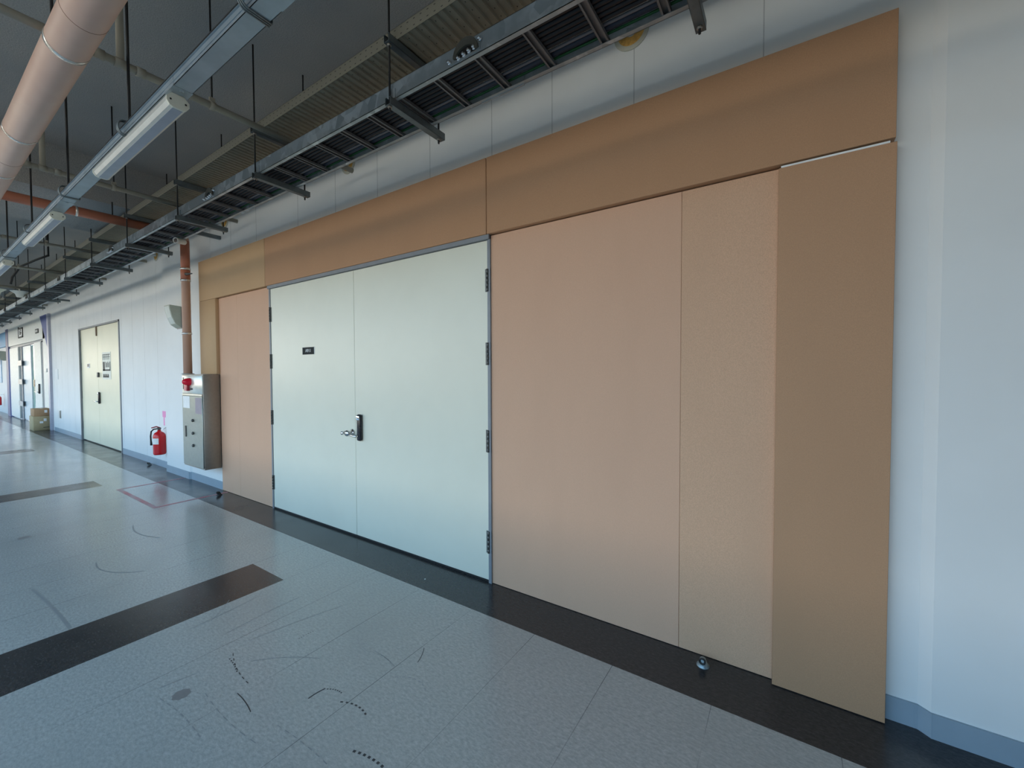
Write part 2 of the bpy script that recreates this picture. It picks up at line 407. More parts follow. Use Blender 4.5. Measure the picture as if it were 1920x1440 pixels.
e_ = MB(); e_.box(XL-.2, XL, WIN_Y-.2, 2.8, 0, .35); e_.box(XL-.2, XL, WIN_Y-.2, 2.8, 3.1, ZC); e_.box(XL-.2, XL, 1.9, 2.8, .35, 3.1); e_.box(XL-.2, XL, WIN_Y-.2, -2.4, .35, 3.1); st(e_.build('wall_end', WALL))
f = MB()
for y in (-2.4, -1.0, .45, 1.85): f.box(XL-.12, XL-.06, y, y+.05, .35, 3.1)
f.box(XL-.12, XL-.06, -2.4, 1.9, .35, .40); f.box(XL-.12, XL-.06, -2.4, 1.9, 3.05, 3.1); f.box(XL-.12, XL-.06, -2.4, 1.9, 2.2, 2.25)
st(f.build('window_12', WHITEP))
# baseboards
def skirt(pts, name, z=.10, t=.010):
    mb = MB(); n = len(pts)
    for (a, b) in zip(pts, pts[1:]):
        mb.face([mb.bm.verts.new(q) for q in ((a[0], a[1]-t, 0), (b[0], b[1]-t, 0), (b[0], b[1]-t, z), (a[0], a[1]-t, z))])
        mb.face([mb.bm.verts.new(q) for q in ((a[0], a[1]-t, z), (b[0], b[1]-t, z), (b[0], b[1]+.001, z), (a[0], a[1]+.001, z))])
    for a in (pts[0], pts[-1]):
        mb.face([mb.bm.verts.new(q) for q in ((a[0], a[1]-t, 0), (a[0], a[1], 0), (a[0], a[1], z), (a[0], a[1]-t, z))])
    for a in pts[1:-1]:
        mb.box(a[0]-.0012, a[0]+.0012, a[1]-t-.0006, a[1]-t+.002, 0, z)
    return st(mb.build(name, BASEB))
skirt([(.30, YW), (.452, YW), (.462, YW), (.497, YP), (XR, YP)], 'baseboard_right')
skirt([(-7.76, YC), (-6.915, YC), (-6.88, YW), (-5.91, YW)], 'baseboard_back')
skirt([(DX1+.04, YL), (-7.762, YL)], 'baseboard_left'); skirt([(LX1+.3, YL), (DX0-.04, YL)], 'baseboard_left_far')

# ------------------------------------------------------------------ boards round the door
FY = 2.251; RY = 2.290
def board(x0, x1, z0, z1, y0, y1, m, label, off=None):
    mb = MB(); mb.bbox(x0, x1, y0, y1, z0, z1, .0012, seg=1)
    o = mb.build('fibreboard_panel', m, None, off=((x0+x1)/2, y0, z0))
    return tag(o, label, 'panel', 'fibreboard panels around the main door')
board(-1.697, .352, 2.402, 2.908, FY, YW-.001, MDF, 'widest brown fibreboard header panel, upper right above the boarded wall')
board(-4.666, -1.703, 2.402, 2.908, FY, YW-.001, MDF, 'brown fibreboard header panel directly above the main cream double door')
board(-6.37, -4.672, 2.402, 2.908, FY, YW-.001, MDF_L, 'smallest brown header panel, at the left end beside the vertical pipe')
rp_ = board(-.042, .356, .004, 2.385, FY, YW-.001, MDF, 'tall raised fibreboard panel at the right end beside the white wall')
s_ = MB(); s_.box(-.034, .335, FY+.004, FY+.03, 2.386, 2.3945); part(s_, 'lit_edge_strip', PAPER, rp_, 'thin white strip added for the lit top edge')  # white strip added to show light on the board's top edge
board(-6.37, -5.90, 1.462, 2.398, FY, YW-.001, MDF_L, 'short yellowish fibreboard panel standing on top of the steel hydrant cabinet')
board(-5.90, -5.4222, .003, 2.398, RY, YW-.001, MDF_R, 'narrow recessed fibreboard panel right beside the steel hydrant cabinet')
board(-5.421, -4.655, .003, 2.398, RY, YW-.001, MDF_R, 'recessed fibreboard panel touching the left jamb of the main double door')
board(-1.695, -.4642, .003, 2.398, RY, YW-.001, MDF_R, 'wide smooth recessed fibreboard panel just right of the main double door')
board(-.463, -.042, .003, 2.398, RY, YW-.001, MDF_G, 'grainy recessed fibreboard panel between wide smooth panel and raised right panel')

# ------------------------------------------------------------------ doors
def hinge_mb(x, z, y, s=1, h=.155):
    mb = MB(); mb.box(x-.022, x+.022, y-.004, y, z, z+h)
    for k in range(5): mb.tube([(x, y-.008, z+k*h/5+.001), (x, y-.008, z+(k+1)*h/5-.001)], .0085, n=8)
    return mb
def lock_mb(root, x, y, z0, z1, xh, left=True, leafname='door_lock'):
    wd = .052
    mb = MB(); mb.bbox(x-wd/2, x+wd/2, y-.035, y, z0, z1, .016, seg=3)
    lk = part(mb, leafname, BLACK, root, 'black digital door lock')
    mb = MB(); mb.bbox(x-wd/2+.006, x+wd/2-.006, y-.040, y-.033, z1-.05, z1-.012, .003); 
    o = mb.build('lock_cap', CHROME, lk)
    mb = MB(); sgn = -1 if left else 1
    mb.tube([(x, y-.03, z0+.045), (x, y-.055, z0+.045), (x+sgn*.03, y-.058, z0+.045), (xh, y-.056, z0+.05)], .010, n=10)
    mb.build('lever_handle', CHROME, lk)
    return lk
d1 = st(bpy.data.objects.new('door_1', None)); COL.objects.link(d1)
tag(d1, 'cream double door with room plate and black digital lock between fibreboard panels', 'door')
fr = MB(); y0 = 2.262
for (a, b, z0, z1) in ((-4.652, -4.628, 0, 2.40), (-1.714, -1.690, 0, 2.40), (-4.652, -1.690, 2.372, 2.402)):
    fr.box(a, b, y0 if z0 > 1 else RY-.012, YW+.02, z0, z1)
part(fr, 'door_frame', FRAME, d1)
for nm, a, b in (('door_leaf', -4.626, -3.1925), ('door_leaf', -3.1895, -1.716)):
    mb = MB(); mb.bbox(a, b, RY-.006, YW+.02, .018, 2.370, .002, seg=1); part(mb, nm, DOORM, d1)
mb = MB(); mb.box(-4.63, -1.71, RY+.004, YW, 0, .018); part(mb, 'door_threshold', BLACKR, d1)
mb = MB(); mb.box(-3.1925, -3.1895, RY-.001, YW, .018, 2.37); part(mb, 'meeting_gap', simple('gap_dark', (.30, .27, .24), .6), d1)
for x in (-1.712, -4.632):
    for z in (.21, .915, 1.518, 2.02): part(hinge_mb(x, z, RY-.006), 'hinge', HINGE, d1)
lock_mb(d1, -3.11, RY-.006, .872, 1.106, -3.20)
kb = MB()
Ry = Matrix.Rotation(PI/2, 4, 'X')
kb.lathe([(0, 0), (.032, 0), (.032, .006), (.014, .010), (.012, .030), (.024, .040), (.029, .052), (.024, .066), (0, .069)], (-3.235, RY-.006, .935), mat=Ry)
part(kb, 'door_knob', CHROME, d1, 'chrome round knob left of the lock')
kb = MB(); kb.lathe([(0, 0), (.017, 0), (.017, .008), (.009, .012), (.009, .02), (0, .02)], (-3.345, RY-.006, .925), mat=Ry)
kb.lathe([(0, .02), (.014, .022), (.018, .03), (.014, .038), (0, .04)], (-3.345, RY-.006, .925), mat=Ry); part(kb, 'keyhole_knob', CHROME, d1)
pl = MB(); pl.box(-4.015, -3.815, RY-.0105, RY-.006, 1.652, 1.722); po = part(pl, 'room_plate', simple('plate_black', (.012, .018, .02), .6, spec=.15), d1, 'black plate with white number')
tm = MB(); text_mb(tm, 'A911', .046, (-3.912, RY-.0110, 1.688), PAPER); part(tm, 'plate_lettering', PAPER, po)
mb = MB(); mb.box(-3.815, -3.808, RY-.009, RY-.006, 1.650, 1.724); part(mb, 'plate_edge', PAPER, po)

d2 = st(bpy.data.objects.new('door_2', None)); COL.objects.link(d2)
tag(d2, 'closed pale yellow double door further down the white wall with a poster', 'door')
y2 = YL+.02; mx = -11.80
fr = MB()
for (a, b, z0, z1) in ((DX0, DX0+.04, 0, DZ), (DX1-.04, DX1, 0, DZ), (DX0, DX1, DZ-.03, DZ)): fr.box(a, b, YL-.012, YL+.06, z0, z1)
part(fr, 'door_frame', FRAME, d2)
for a, b in ((DX0+.04, mx-.003), (mx+.003, DX1-.04)):
    mb = MB(); mb.bbox(a, b, y2, YL+.058, .02, DZ-.03, .003, seg=1); part(mb, 'door_leaf', DOOR2, d2)
mb = MB(); mb.box(mx-.003, mx+.003, y2+.006, YL+.05, .02, DZ-.03); part(mb, 'meeting_gap', HINGE, d2)
mb = MB(); mb.box(mx-.035, mx+.0, y2-.02, y2, DZ-.22, DZ-.03); part(mb, 'door_coordinator', simple('brown_bolt', (.25, .17, .12), .5), d2)
for x in (DX1-.03, DX0+.03):
    for z in (.25, .93, 1.55, 2.1): part(hinge_mb(x, z, y2, h=.17), 'hinge', HINGE, d2)
lock_mb(d2, mx+.10, y2, .86, 1.10, mx-.12)
mb = MB(); mb.bbox(mx+.02, mx+.10, y2-.03, y2, 1.40, 1.50, .008); part(mb, 'upper_latch', simple('latch_grey', (.08, .08, .08), .4), d2)
mb = MB(); mb.box(-12.62, -12.42, y2-.004, y2, 1.60, 1.69); p2 = part(mb, 'room_plate', PAPER, d2)
mb = MB(); mb.box(-12.60, -12.47, y2-.006, y2-.003, 1.625, 1.685, None); part(mb, 'plate_lettering', simple('plate_brown', (.20, .15, .12), .5), p2)
# poster on the right leaf
mb = MB(); mb.box(-11.47, -10.90, y2-.003, y2, 1.36, 1.90); ps = part(mb, 'door_poster', simple('poster_paper', (.74, .76, .68), .5), d2, 'paper poster with black lettering and a black framed picture')
mb = MB(); INK = simple('ink_black', (.03, .035, .03), .6)
for k in range(5):
    a = -11.43+k*.10; mb.box(a, a+.075, y2-.005, y2-.003, 1.80, 1.812); mb.box(a, a+.018, y2-.005, y2-.003, 1.75, 1.86); mb.box(a+.03, a+.075, y2-.005, y2-.003, 1.845, 1.86)
    if k < 4: mb.box(a, a+.09, y2-.005, y2-.003, 1.40, 1.425); mb.box(a+.01, a+.045, y2-.005, y2-.003, 1.40, 1.47); mb.box(a+.06, a+.08, y2-.005, y2-.003, 1.42, 1.46)
part(mb, 'poster_lettering', INK, ps)
mb = MB(); mb.box(-11.43, -10.93, y2-.005, y2-.003, 1.53, 1.56); mb.box(-10.97, -10.93, y2-.005, y2-.003, 1.53, 1.71); mb.box(-11.43, -11.30, y2-.005, y2-.003, 1.53, 1.71)
for q in range(4): mb.box(-11.24+q*.065, -11.21+q*.065, y2-.005, y2-.003, 1.60, 1.71-.02*(q % 2))
part(mb, 'poster_picture', INK, ps)

# ------------------------------------------------------------------ lobby front at the far left
BY = YL
lob = st(bpy.data.objects.new('door_3', None)); COL.objects.link(lob)
tag(lob, 'white lobby front with open leaves, green glass and an exit pictogram at far left', 'door')
LW = simple('lobby_white', (.76, .78, .74), .45)
ytop = 3.05
mb = MB(); mb.box(-22.9, LX1-.45, BY-.03, BY+.05, 2.43, ytop); part(mb, 'header_board', LW, lob)
mb = MB(); mb.prism([(-17.1, ytop), (LX1, ytop), (LX1, 2.30), (-16.25, 2.20)], 'y', BY-.04, BY-.031); part(mb, 'blue_wedge', BLUE, lob, 'dark blue tapering wedge')
mb = MB(); mb.prism([(-16.85, 0), (LX1, 0), (LX1, ytop), (-16.85, ytop)], 'y', BY-.03, BY+.05); part(mb, 'right_pier', LW, lob)
mb = MB(); mb.box(LX1-.02, LX1+.16, BY-.05, BY-.001, 0, ytop); part(mb, 'corner_post', simple('corner_post_grey', (.45, .46, .55), .4), lob)
mb = MB(); mb.box(-23.2, -22.7, BY-.04, BY+.05, 0, ytop); part(mb, 'left_post', NAVYF, lob, 'narrow dark violet post')
mb = MB(); mb.box(-22.9, -16.85, BY+.0, BY+.05, 2.36, 2.43); part(mb, 'head_frame', FRAME, lob)
mb = MB(); mb.bbox(-22.6, -20.9, BY-.02, BY+.03, .03, 2.36, .005, seg=1); l1 = part(mb, 'door_leaf', LW, lob)
mb = MB(); mb.bbox(-20.55, -19.2, BY+.04, BY+.09, .03, 2.36, .005, seg=1); part(mb, 'door_leaf', simple('leaf_bluish', (.60, .68, .72), .4), lob)  # bluish leaf
mb = MB(); mb.box(-20.9, -20.55, BY+.02, BY+.06, 0, 2.36); part(mb, 'centre_frame', FRAME, lob)
for z in (.45, 1.15, 1.75):
    mb = MB(); mb.box(-20.95, -20.25, BY-.03, BY-.018, z, z+.16); part(mb, 'hinge_plate', simple('hinge_plate_grey', (.42, .43, .44), .4), lob)
mb = MB(); mb.box(-19.2, -18.2, BY+.07, BY+.09, .03, 2.36); part(mb, 'glass_panel', MINT, lob, 'pale green glass')
mb = MB(); mb.box(-18.9, -18.75, BY+.04, BY+.07, 1.1, 1.3); part(mb, 'glass_door_pull', BLACK, lob)
mb = MB(); mb.bbox(-18.2, -17.25, BY-.02, BY+.03, .03, 2.38, .005, seg=1); part(mb, 'door_leaf', LW, lob)
mb = MB(); mb.box(-17.25, -16.87, BY-.0, BY+.05, .0, 2.40); part(mb, 'jamb', FRAME, lob)
lock_mb(lob, -17.5, BY-.02, .92, 1.20, -17.9)
# exit pictogram: square outline with a doorway figure
sg = MB(); z0, z1, xa, xb = 2.62, 2.93, -20.55, -19.75
sg.box(xa, xb, BY-.045, BY-.031, z1-.04, z1, INK); sg.box(xa, xa+.10, BY-.045, BY-.031, z0, z1+.04, INK); sg.box(xb-.10, xb, BY-.045, BY-.031, z0, z1, INK); sg.box(xa, xb, BY-.045, BY-.031, z0, z0+.04, INK)
sg.box(xa+.1, xb-.1, BY-.04, BY-.031, z0+.04, z1-.04, PAPER)
sg.box(-20.25, -20.1, BY-.046, BY-.031, z0+.09, z1-.1, INK); sg.box(-20.12, -19.98, BY-.046, BY-.031, z0+.13, z0+.17, INK); sg.box(-20.2, -20.05, BY-.046, BY-.031, z1-.09, z1-.05, INK)
tag(sg.build('pictogram_sign'), 'black outlined pictogram sign on the white header at far left', 'sign')
sg = MB(); sg.box(-17.75, -17.35, BY-.045, BY-.031, 2.62, 2.74, INK)
for k in range(3): sg.box(-17.70+k*.11, -17.64+k*.11, BY-.047, BY-.03, 2.65, 2.71, PAPER)
tag(sg.build('header_plate'), 'small dark plate at the right end of the white lobby header', 'sign')
sp = MB(); sp.bbox(-16.62, -16.38, BY-.045, BY-.03, 1.52, 1.62, .004); tag(sp.build('wall_switch', WHITEP), 'white switch plate on the pier beside the lobby door', 'switch')
# beyond: cyan board, notice, second speaker and extinguisher
mb = MB(); mb.box(-29.5, -23.4, BY-.01, BY+.049, 2.48, 3.0); tag(mb.build('cyan_board', CYAN), 'bright cyan board high on the wall at the far left edge', 'board')
mb = MB(); mb.box(-27.3, -25.2, BY+.03, BY+.049, 1.15, 2.05); nb = tag(mb.build('wall_notice', simple('notice_pale_blue', (.42, .60, .78), .5), off=(-26.2, BY+.05, 1.15)), 'pale blue notice on the far left wall beyond the lobby', 'notice')
mb = MB(); mb.box(-27.3, -25.2, BY+.025, BY+.03, 1.85, 2.05); part(mb, 'notice_heading', simple('notice_heading_blue', (.25, .33, .45), .5), nb)

# ------------------------------------------------------------------ fire hydrant cabinet and pipe
hc = thing('fire_hydrant_cabinet', 'stainless steel fire hydrant cabinet with red signal lamp below the vertical pipe', 'cabinet', (-6.22, 2.2, .285))
CX0, CX1, CY0, CY1, CZ0, CZ1 = -6.54, -5.905, 2.10, 2.288, .285, 1.458
mb = MB(); mb.bbox(CX0, CX1, CY0+.006, CY1, CZ0, CZ1, .003, seg=1); part(mb, 'body', STEEL, hc)
mb = MB(); mb.bbox(CX0+.01, CX1-.012, CY0, CY0+.008, 1.215, CZ1-.012, .003, seg=1); sp_ = part(mb, 'signal_panel', simple('steel_bright', (.78, .76, .68), .35, .6), hc)
mb = MB(); mb.bbox(CX0+.01, CX1-.012, CY0-.004, CY0+.008, CZ0+.015, 1.19, .004, seg=1); dr = part(mb, 'door', STEELF, hc)
mb = MB(); mb.box(CX0+.01, CX1-.012, CY0-.006, CY0+.004, 1.192, 1.212); part(mb, 'door_rail', simple('steel_rail', (.66, .66, .6), .3, .7), hc)
mb = MB(); mb.lathe([(.048, 0), (.048, .012), (.04, .05), (.025, .075), (0, .085)], (-6.28, CY0, 1.365), mat=Ry); part(mb, 'signal_lamp', simple('lamp_red', (.75, .01, .04), .2), sp_, 'red round signal lamp')
mb = MB(); mb.bbox(-6.43, -6.33, CY0-.018, CY0+.002, 1.25, 1.40, .006); al = part(mb, 'alarm_button_plate', simple('alarm_pink', (.75, .22, .22), .4), sp_)
mb = MB(); mb.bbox(-6.325, -6.29, CY0-.03, CY0+.002, 1.25, 1.34, .006); part(mb, 'alarm_side', simple('alarm_dark_red', (.35, .01, .03), .4), sp_)
mb = MB(); mb.box(-6.50, -6.485, CY0-.003, CY0+.002, 1.27, 1.42); part(mb, 'slot', BLACKR, sp_)
mb = MB(); mb.box(-6.27, -6.20, CY0-.003, CY0+.002, 1.265, 1.285); part(mb, 'slot', BLACKR, sp_)
mb = MB(); mb.box(-6.50, -6.29, CY0-.0055, CY0-.004, 1.03, 1.18); part(mb, 'white_notice', PAPER, dr)
mb = MB(); mb.box(-6.12, -5.935, CY0-.0055, CY0-.004, .97, 1.17); part(mb, 'instruction_label', simple('label_greyviolet', (.30, .26, .31), .5), dr)
for k in range(3):
    mb = MB(); mb.lathe([(.016, 0), (.020, .008), (.010, .02), (0, .022)], (-6.20, CY0-.004, (.88, .72, .565)[k]), mat=Ry); part(mb, 'latch_knob', HINGE, dr)
mb = MB(); mb.box(-6.45, -6.42, CY0-.012, CY0-.002, .66, .80); part(mb, 'door_pull', HINGE, dr)
mb = MB(); mb.bbox(-6.54, -6.505, 2.105, 2.16, CZ1, CZ1+.022, .006); part(mb, 'top_fitting', WHITEP, hc)

PX, PY = -6.61, 2.2; PZ = 3.24
PX = -6.412; PZ = 3.225
rp2 = thing('terracotta_riser_pipe', 'terracotta painted pipe rising from the hydrant cabinet and turning across the ceiling', 'pipe', (PX, 2.17, CZ1))
PYV = 2.125
mb = MB(); R_ = .07
pts = [(PX, PYV, CZ1+.002), (PX, PYV, PZ-R_)] + [(PX, PYV-R_+R_*math.cos(t), PZ-R_+R_*math.sin(t)) for t in [k*PI/16 for k in range(1, 9)]]
mb.tube(pts, .047, n=20); part(mb, 'riser', mk_pink('salmon_riser', (.56, .34, .25), (.61, .39, .29)), rp2)
mb = MB(); mb.tube([(PX, PYV-R_, PZ), (PX, -1.2, PZ)], .050, n=20); part(mb, 'cross_run', TERRA, rp2, 'darker terracotta horizontal run')
mb = MB(); mb.tube([(PX, PYV, 2.66), (PX, PYV, 2.80)], .051, n=20); part(mb, 'coupling', TERRA, rp2)
mb = MB(); mb.tube([(PX, PYV, 2.80), (PX, PYV, PZ-R_)], .0485, n=20); part(mb, 'upper_section', TERRA, rp2)
for z in (2.655, 2.80, 1.98):
    mb = MB(); mb.tube([(PX, PYV, z-.012), (PX, PYV, z+.012)], .054, n=20); mb.box(PX+.045, PX+.068, PYV-.012, PYV+.02, z-.010, z+.010)
    bd = part(mb, 'pipe_band', BAND, rp2)
mb = MB(); mb.tube([(PX+.045, PYV-.01, 2.73), (PX+.15, PYV+.02, 2.73)], .018, n=10, rad=[.02, .006]); part(mb, 'drain_plug', HINGE, rp2)
mb = MB(); mb.tube([(PX, 1.15, PZ), (PX, 1.17, PZ)], .053, n=20); part(mb, 'pipe_joint_band', BAND, rp2)
mb = MB(); mb.tube([(PX, 1.45, PZ+.05), (PX, 1.45, 3.42)], .006, n=8); part(mb, 'hanger_rod', ROD, rp2)
mb = MB(); mb.lathe([(.072, 0), (.072, .004), (.056, .012), (.048, .012)], (PX, PYV, CZ1+.001)); part(mb, 'floor_collar', simple('collar_grey', (.42, .46, .45), .4), rp2)

BPY, BPZ, BPR = .5175, 3.062, .081
bp = thing('pink_main_pipe', 'large pink painted main pipe with silver bands crossing the upper left corner', 'pipe', (-3, BPY, BPZ))
mb = MB(); mb.tube([(1.2, BPY, BPZ), (-8.6, BPY, BPZ)], BPR, n=32); part(mb, 'pipe', PINK, bp)
for x in (-2.916, -4.194, -5.06, -6.5, -1.6):
    mb = MB(); mb.tube([(x-.014, BPY, BPZ), (x+.014, BPY, BPZ)], BPR+.0025, n=32); part(mb, 'silver_band', BAND, bp)
PJ = simple('pipe_joint_brown', (.30, .12, .07), .5)  # dark brown joint lines
for x in (-2.60, -4.73):
    mb = MB(); mb.tube([(x-.0015, BPY, BPZ), (x+.0015, BPY, BPZ)], BPR+.0008, n=32); part(mb, 'pipe_joint', PJ, bp)
for x in (-2.916, -5.06):
    mb = MB(); mb.tube([(x, BPY-.05, BPZ+.06), (x, BPY-.05, ZC)], .006, n=8); part(mb, 'hanger_rod', ROD, bp)

# ------------------------------------------------------------------ sprinkler branch pipes
SPZ = 3.17
for i, (x, lab) in enumerate([(-3.07, 'nearest beige branch pipe crossing under the ceiling, behind the first lamp'), (-5.15, 'second beige branch pipe, passing just behind the far end of first lamp'),
        (-8.1, 'third beige branch pipe, beyond the terracotta cross pipe'), (-10.2, 'fourth beige branch pipe, with black hose curling below it'), (-12.6, 'fifth beige branch pipe, carrying the two white funnels'), (-15.2, 'faintest beige branch pipe at far left under the trays')]):
    t = thing('beige_branch_pipe', lab, 'pipe', (x, .745, SPZ), 'beige branch pipes under the ceiling')
    mb = MB(); mb.tube([(x, -1.6, SPZ), (x, 2.2, SPZ)], .021, n=14); part(mb, 'pipe', BEIGE, t)
    for y in (.66, .83):
        mb = MB(); mb.tube([(x, y-.02, SPZ), (x, y+.02, SPZ)], .0265, n=14); part(mb, 'coupling', BEIGE, t)
    mb = MB(); mb.tube([(x, .72, SPZ), (x, .77, SPZ)], .025, n=14); part(mb, 'tee_fitting', BEIGE, t)
    top = ZC if not (-8.0 < x < -6.5 or -16.3 < x < -14.7) else 3.42
    mb = MB(); mb.tube([(x, .745, SPZ), (x, .745, top)], .018, n=12); part(mb, 'riser', BEIGE, t)
    mb = MB(); mb.tube([(x, 1.18, SPZ+.02), (x, 1.18, top)], .0055, n=8); part(mb, 'hanger_rod', ROD, t)
    mb = MB(); mb.tube([(x, 1.165, SPZ), (x, 1.195, SPZ)], .028, n=14); mb.box(x-.009, x+.009, 1.165, 1.195, SPZ+.02, SPZ+.05); part(mb, 'clamp', BEIGE, t)

# ------------------------------------------------------------------ light raceway with lamps
RY0, RY1, RZ0, RZ1 = .713, .783, 2.717, 2.757
rw = thing('lighting_raceway', 'long galvanised raceway carrying the ceiling lamps', 'raceway', (-3, .748, RZ0))
mb = MB()
mb.box(-16, 2.4, RY0, RY1, RZ0, RZ0+.002); mb.box(-16, 2.4, RY0, RY0+.002, RZ0, RZ1); mb.box(-16, 2.4, RY1-.002, RY1, RZ0, RZ1)
mb.box(-16, 2.4, RY0-.006, RY0+.014, RZ1-.002, RZ1); mb.box(-16, 2.4, RY1-.014, RY1+.006, RZ1-.002, RZ1); mb.box(-16, 2.4, RY0-.003, RY0, RZ0+.014, RZ0+.018)
part(mb, 'channel', RACE, rw)
for x in (-1.42, -2.28, -4.42, -6.6):
    mb = MB(); mb.box(x-.05, x+.05, RY0-.0015, RY1+.0015, RZ0-.0012, RZ1-.004); mb.lathe([(0, -.002), (.009, -.002), (.009, 0)], (x+.03, .748, RZ0-.001), n=12); part(mb, 'joint_sleeve', RACE, rw)
mb = MB(); mb.tube([(1.0, RY0-.006, RZ1+.003), (-12, RY0-.006, RZ1+.003)], .003, n=6); part(mb, 'black_cord', CABLE, rw)
first = None
for k in range(0, 5):
    x = -1.56-1.345*k
    if first is None:
        t = thing('raceway_hanger', 'dark hook clamp and rod holding the raceway nearest the camera', 'hanger', (x, .748, RZ0), 'hook clamps and rods holding the lighting raceway')
        mb = MB(); r = .034
        pts = [(x, RY0+.03, RZ1+.032)] + [(x, RY0-.002-r*.75*math.sin(a), RZ0+.034+r*1.05*math.cos(a)) for a in [PI*q/10 for q in range(0, 11)]] + [(x, RY1+.006, RZ0-.003), (x, RY1+.006, RZ0+.01)]
        for dx in (-.010, 0, .010): mb.tube([(p[0]+dx, p[1], p[2]) for p in pts], .0035, n=6)
        part(mb, 'hook', STRUT, t); mb = MB(); mb.tube([(x, .735, RZ1-.01), (x, .735, ZC)], .0065, n=8); part(mb, 'rod', ROD, t)
        mb = MB(); mb.lathe([(.014, 0), (.014, .01)], (x, .735, RZ1+.02), n=6); part(mb, 'nut', HINGE, t); first = t
    else:
        dup(first, (x, .748, RZ0), ['', 'hook clamp and rod above the first lamp', 'hook clamp and rod on the raceway between first and second lamps', 'hook clamp and rod above the second lamp',
            'hook clamp and rod near the third lamp', 'hook clamp and rod beyond the third lamp', 'second last hook clamp at far left of the raceway', 'last hook clamp at far left of the raceway'][k])
first = None
for k in range(0, 3):
    x0, x1 = -2.29-2.4*k, -3.49-2.4*k; yc = .748; lz0, lz1 = 2.655, 2.716
    labs = ['white linear ceiling lamp nearest the camera', 'white linear ceiling lamp second from the camera', 'white linear ceiling lamp third from the camera, cut by the left edge', 'white linear ceiling lamp fourth along the raceway', 'white linear ceiling lamp farthest along the raceway']
    if first is None:
        t = thing('linear_lamp', labs[0], 'lamp', (x0, yc, lz0), 'linear lamps under the raceway')
        def prof(s=1, zt=lz1, o=0):
            P = [(yc-.022, zt), (yc-.040*s, zt-.020), (yc-.040*s, lz0+.022), (yc-.030*s, lz0+.006+o), (yc-.018, lz0+o), (yc+.018, lz0+o), (yc+.030*s, lz0+.006+o), (yc+.040*s, lz0+.022), (yc+.040*s, zt-.020), (yc+.022, zt)]
            return P
        mb = MB(); mb.prism(prof(), 'x', x0-.012, x1+.012); part(mb, 'housing', LAMPB, t)
        c0 = None
        for a, b in ((x0-.012, x0), (x1, x1+.012)):
            mb = MB(); mb.prism([(yc+(p[0]-yc)*1.05, lz0+(p[1]-lz0)-.0005) for p in prof()], 'x', a, b); c_ = part(mb, 'end_cap', LAMPC, t); c0 = c_ if a > x0-.1 and a < x0 else c0
        for dy in (-.028, .028):
            mb = MB(); mb.tube([(x0, yc+dy, lz0+.030), (x0+.002, yc+dy, lz0+.030)], .004, n=8); part(mb, 'screw', BLACKR, c0)
        mb = MB(); mb.box(x1+.013, x0-.013, yc-.019, yc+.019, lz0-.0012, lz0+.001); part(mb, 'diffuser', DIFF, t)
        first = t
    else: dup(first, (x0, yc, lz0), labs[k])

# ------------------------------------------------------------------ cable ladder and perforated tray
TX0, TX1 = -27.0, 2.8
LYF, LYR, LZ0, LZ1 = 1.565, 1.865, 2.965, 3.052
lt = thing('cable_ladder', 'galvanised cable ladder running along the wall above the boards', 'cable tray', (-3, 1.7, LZ0))
for nm, y, s in (('front_rail', LYF, 1), ('rear_rail', LYR, -1)):
    mb = MB(); a, b = sorted((y, y+s*.0025)); mb.box(TX0, TX1, a, b, LZ0, LZ1)
    a, b = sorted((y, y+s*.024)); mb.box(TX0, TX1, a, b, LZ0, LZ0+.0025); mb.box(TX0, TX1, *sorted((y, y+s*.018)), LZ1-.0025, LZ1)
    part(mb, nm, GALV, lt)
n = 0; x = -.17
RUNG = simple('rung_steel', (.20, .205, .21), .45, .4)
rm = None
while x > -27:
    if rm is None:
        mb = MB()
        mb.box(x-.02, x+.02, LYF+.003, LYR-.003, LZ0+.018, LZ0+.020); mb.box(x-.02, x-.018, LYF+.003, LYR-.003, LZ0+.003, LZ0+.02); mb.box(x+.018, x+.02, LYF+.003, LYR-.003, LZ0+.003, LZ0+.02)
        mb.box(x-.02, x-.011, LYF+.003, LYR-.003, LZ0+.003, LZ0+.0045); mb.box(x+.011, x+.02, LYF+.003, LYR-.003, LZ0+.003, LZ0+.0045)
        rm = part(mb, 'rung', RUNG, lt); x00 = x
    else:
        c = rm.copy(); COL.objects.link(c); c.parent = lt; c.location = (x-x00, 0, 0)
    x -= .27
for x in (.43, .70):
    c = rm.copy(); COL.objects.link(c); c.parent = lt; c.location = (x-x00, 0, 0)
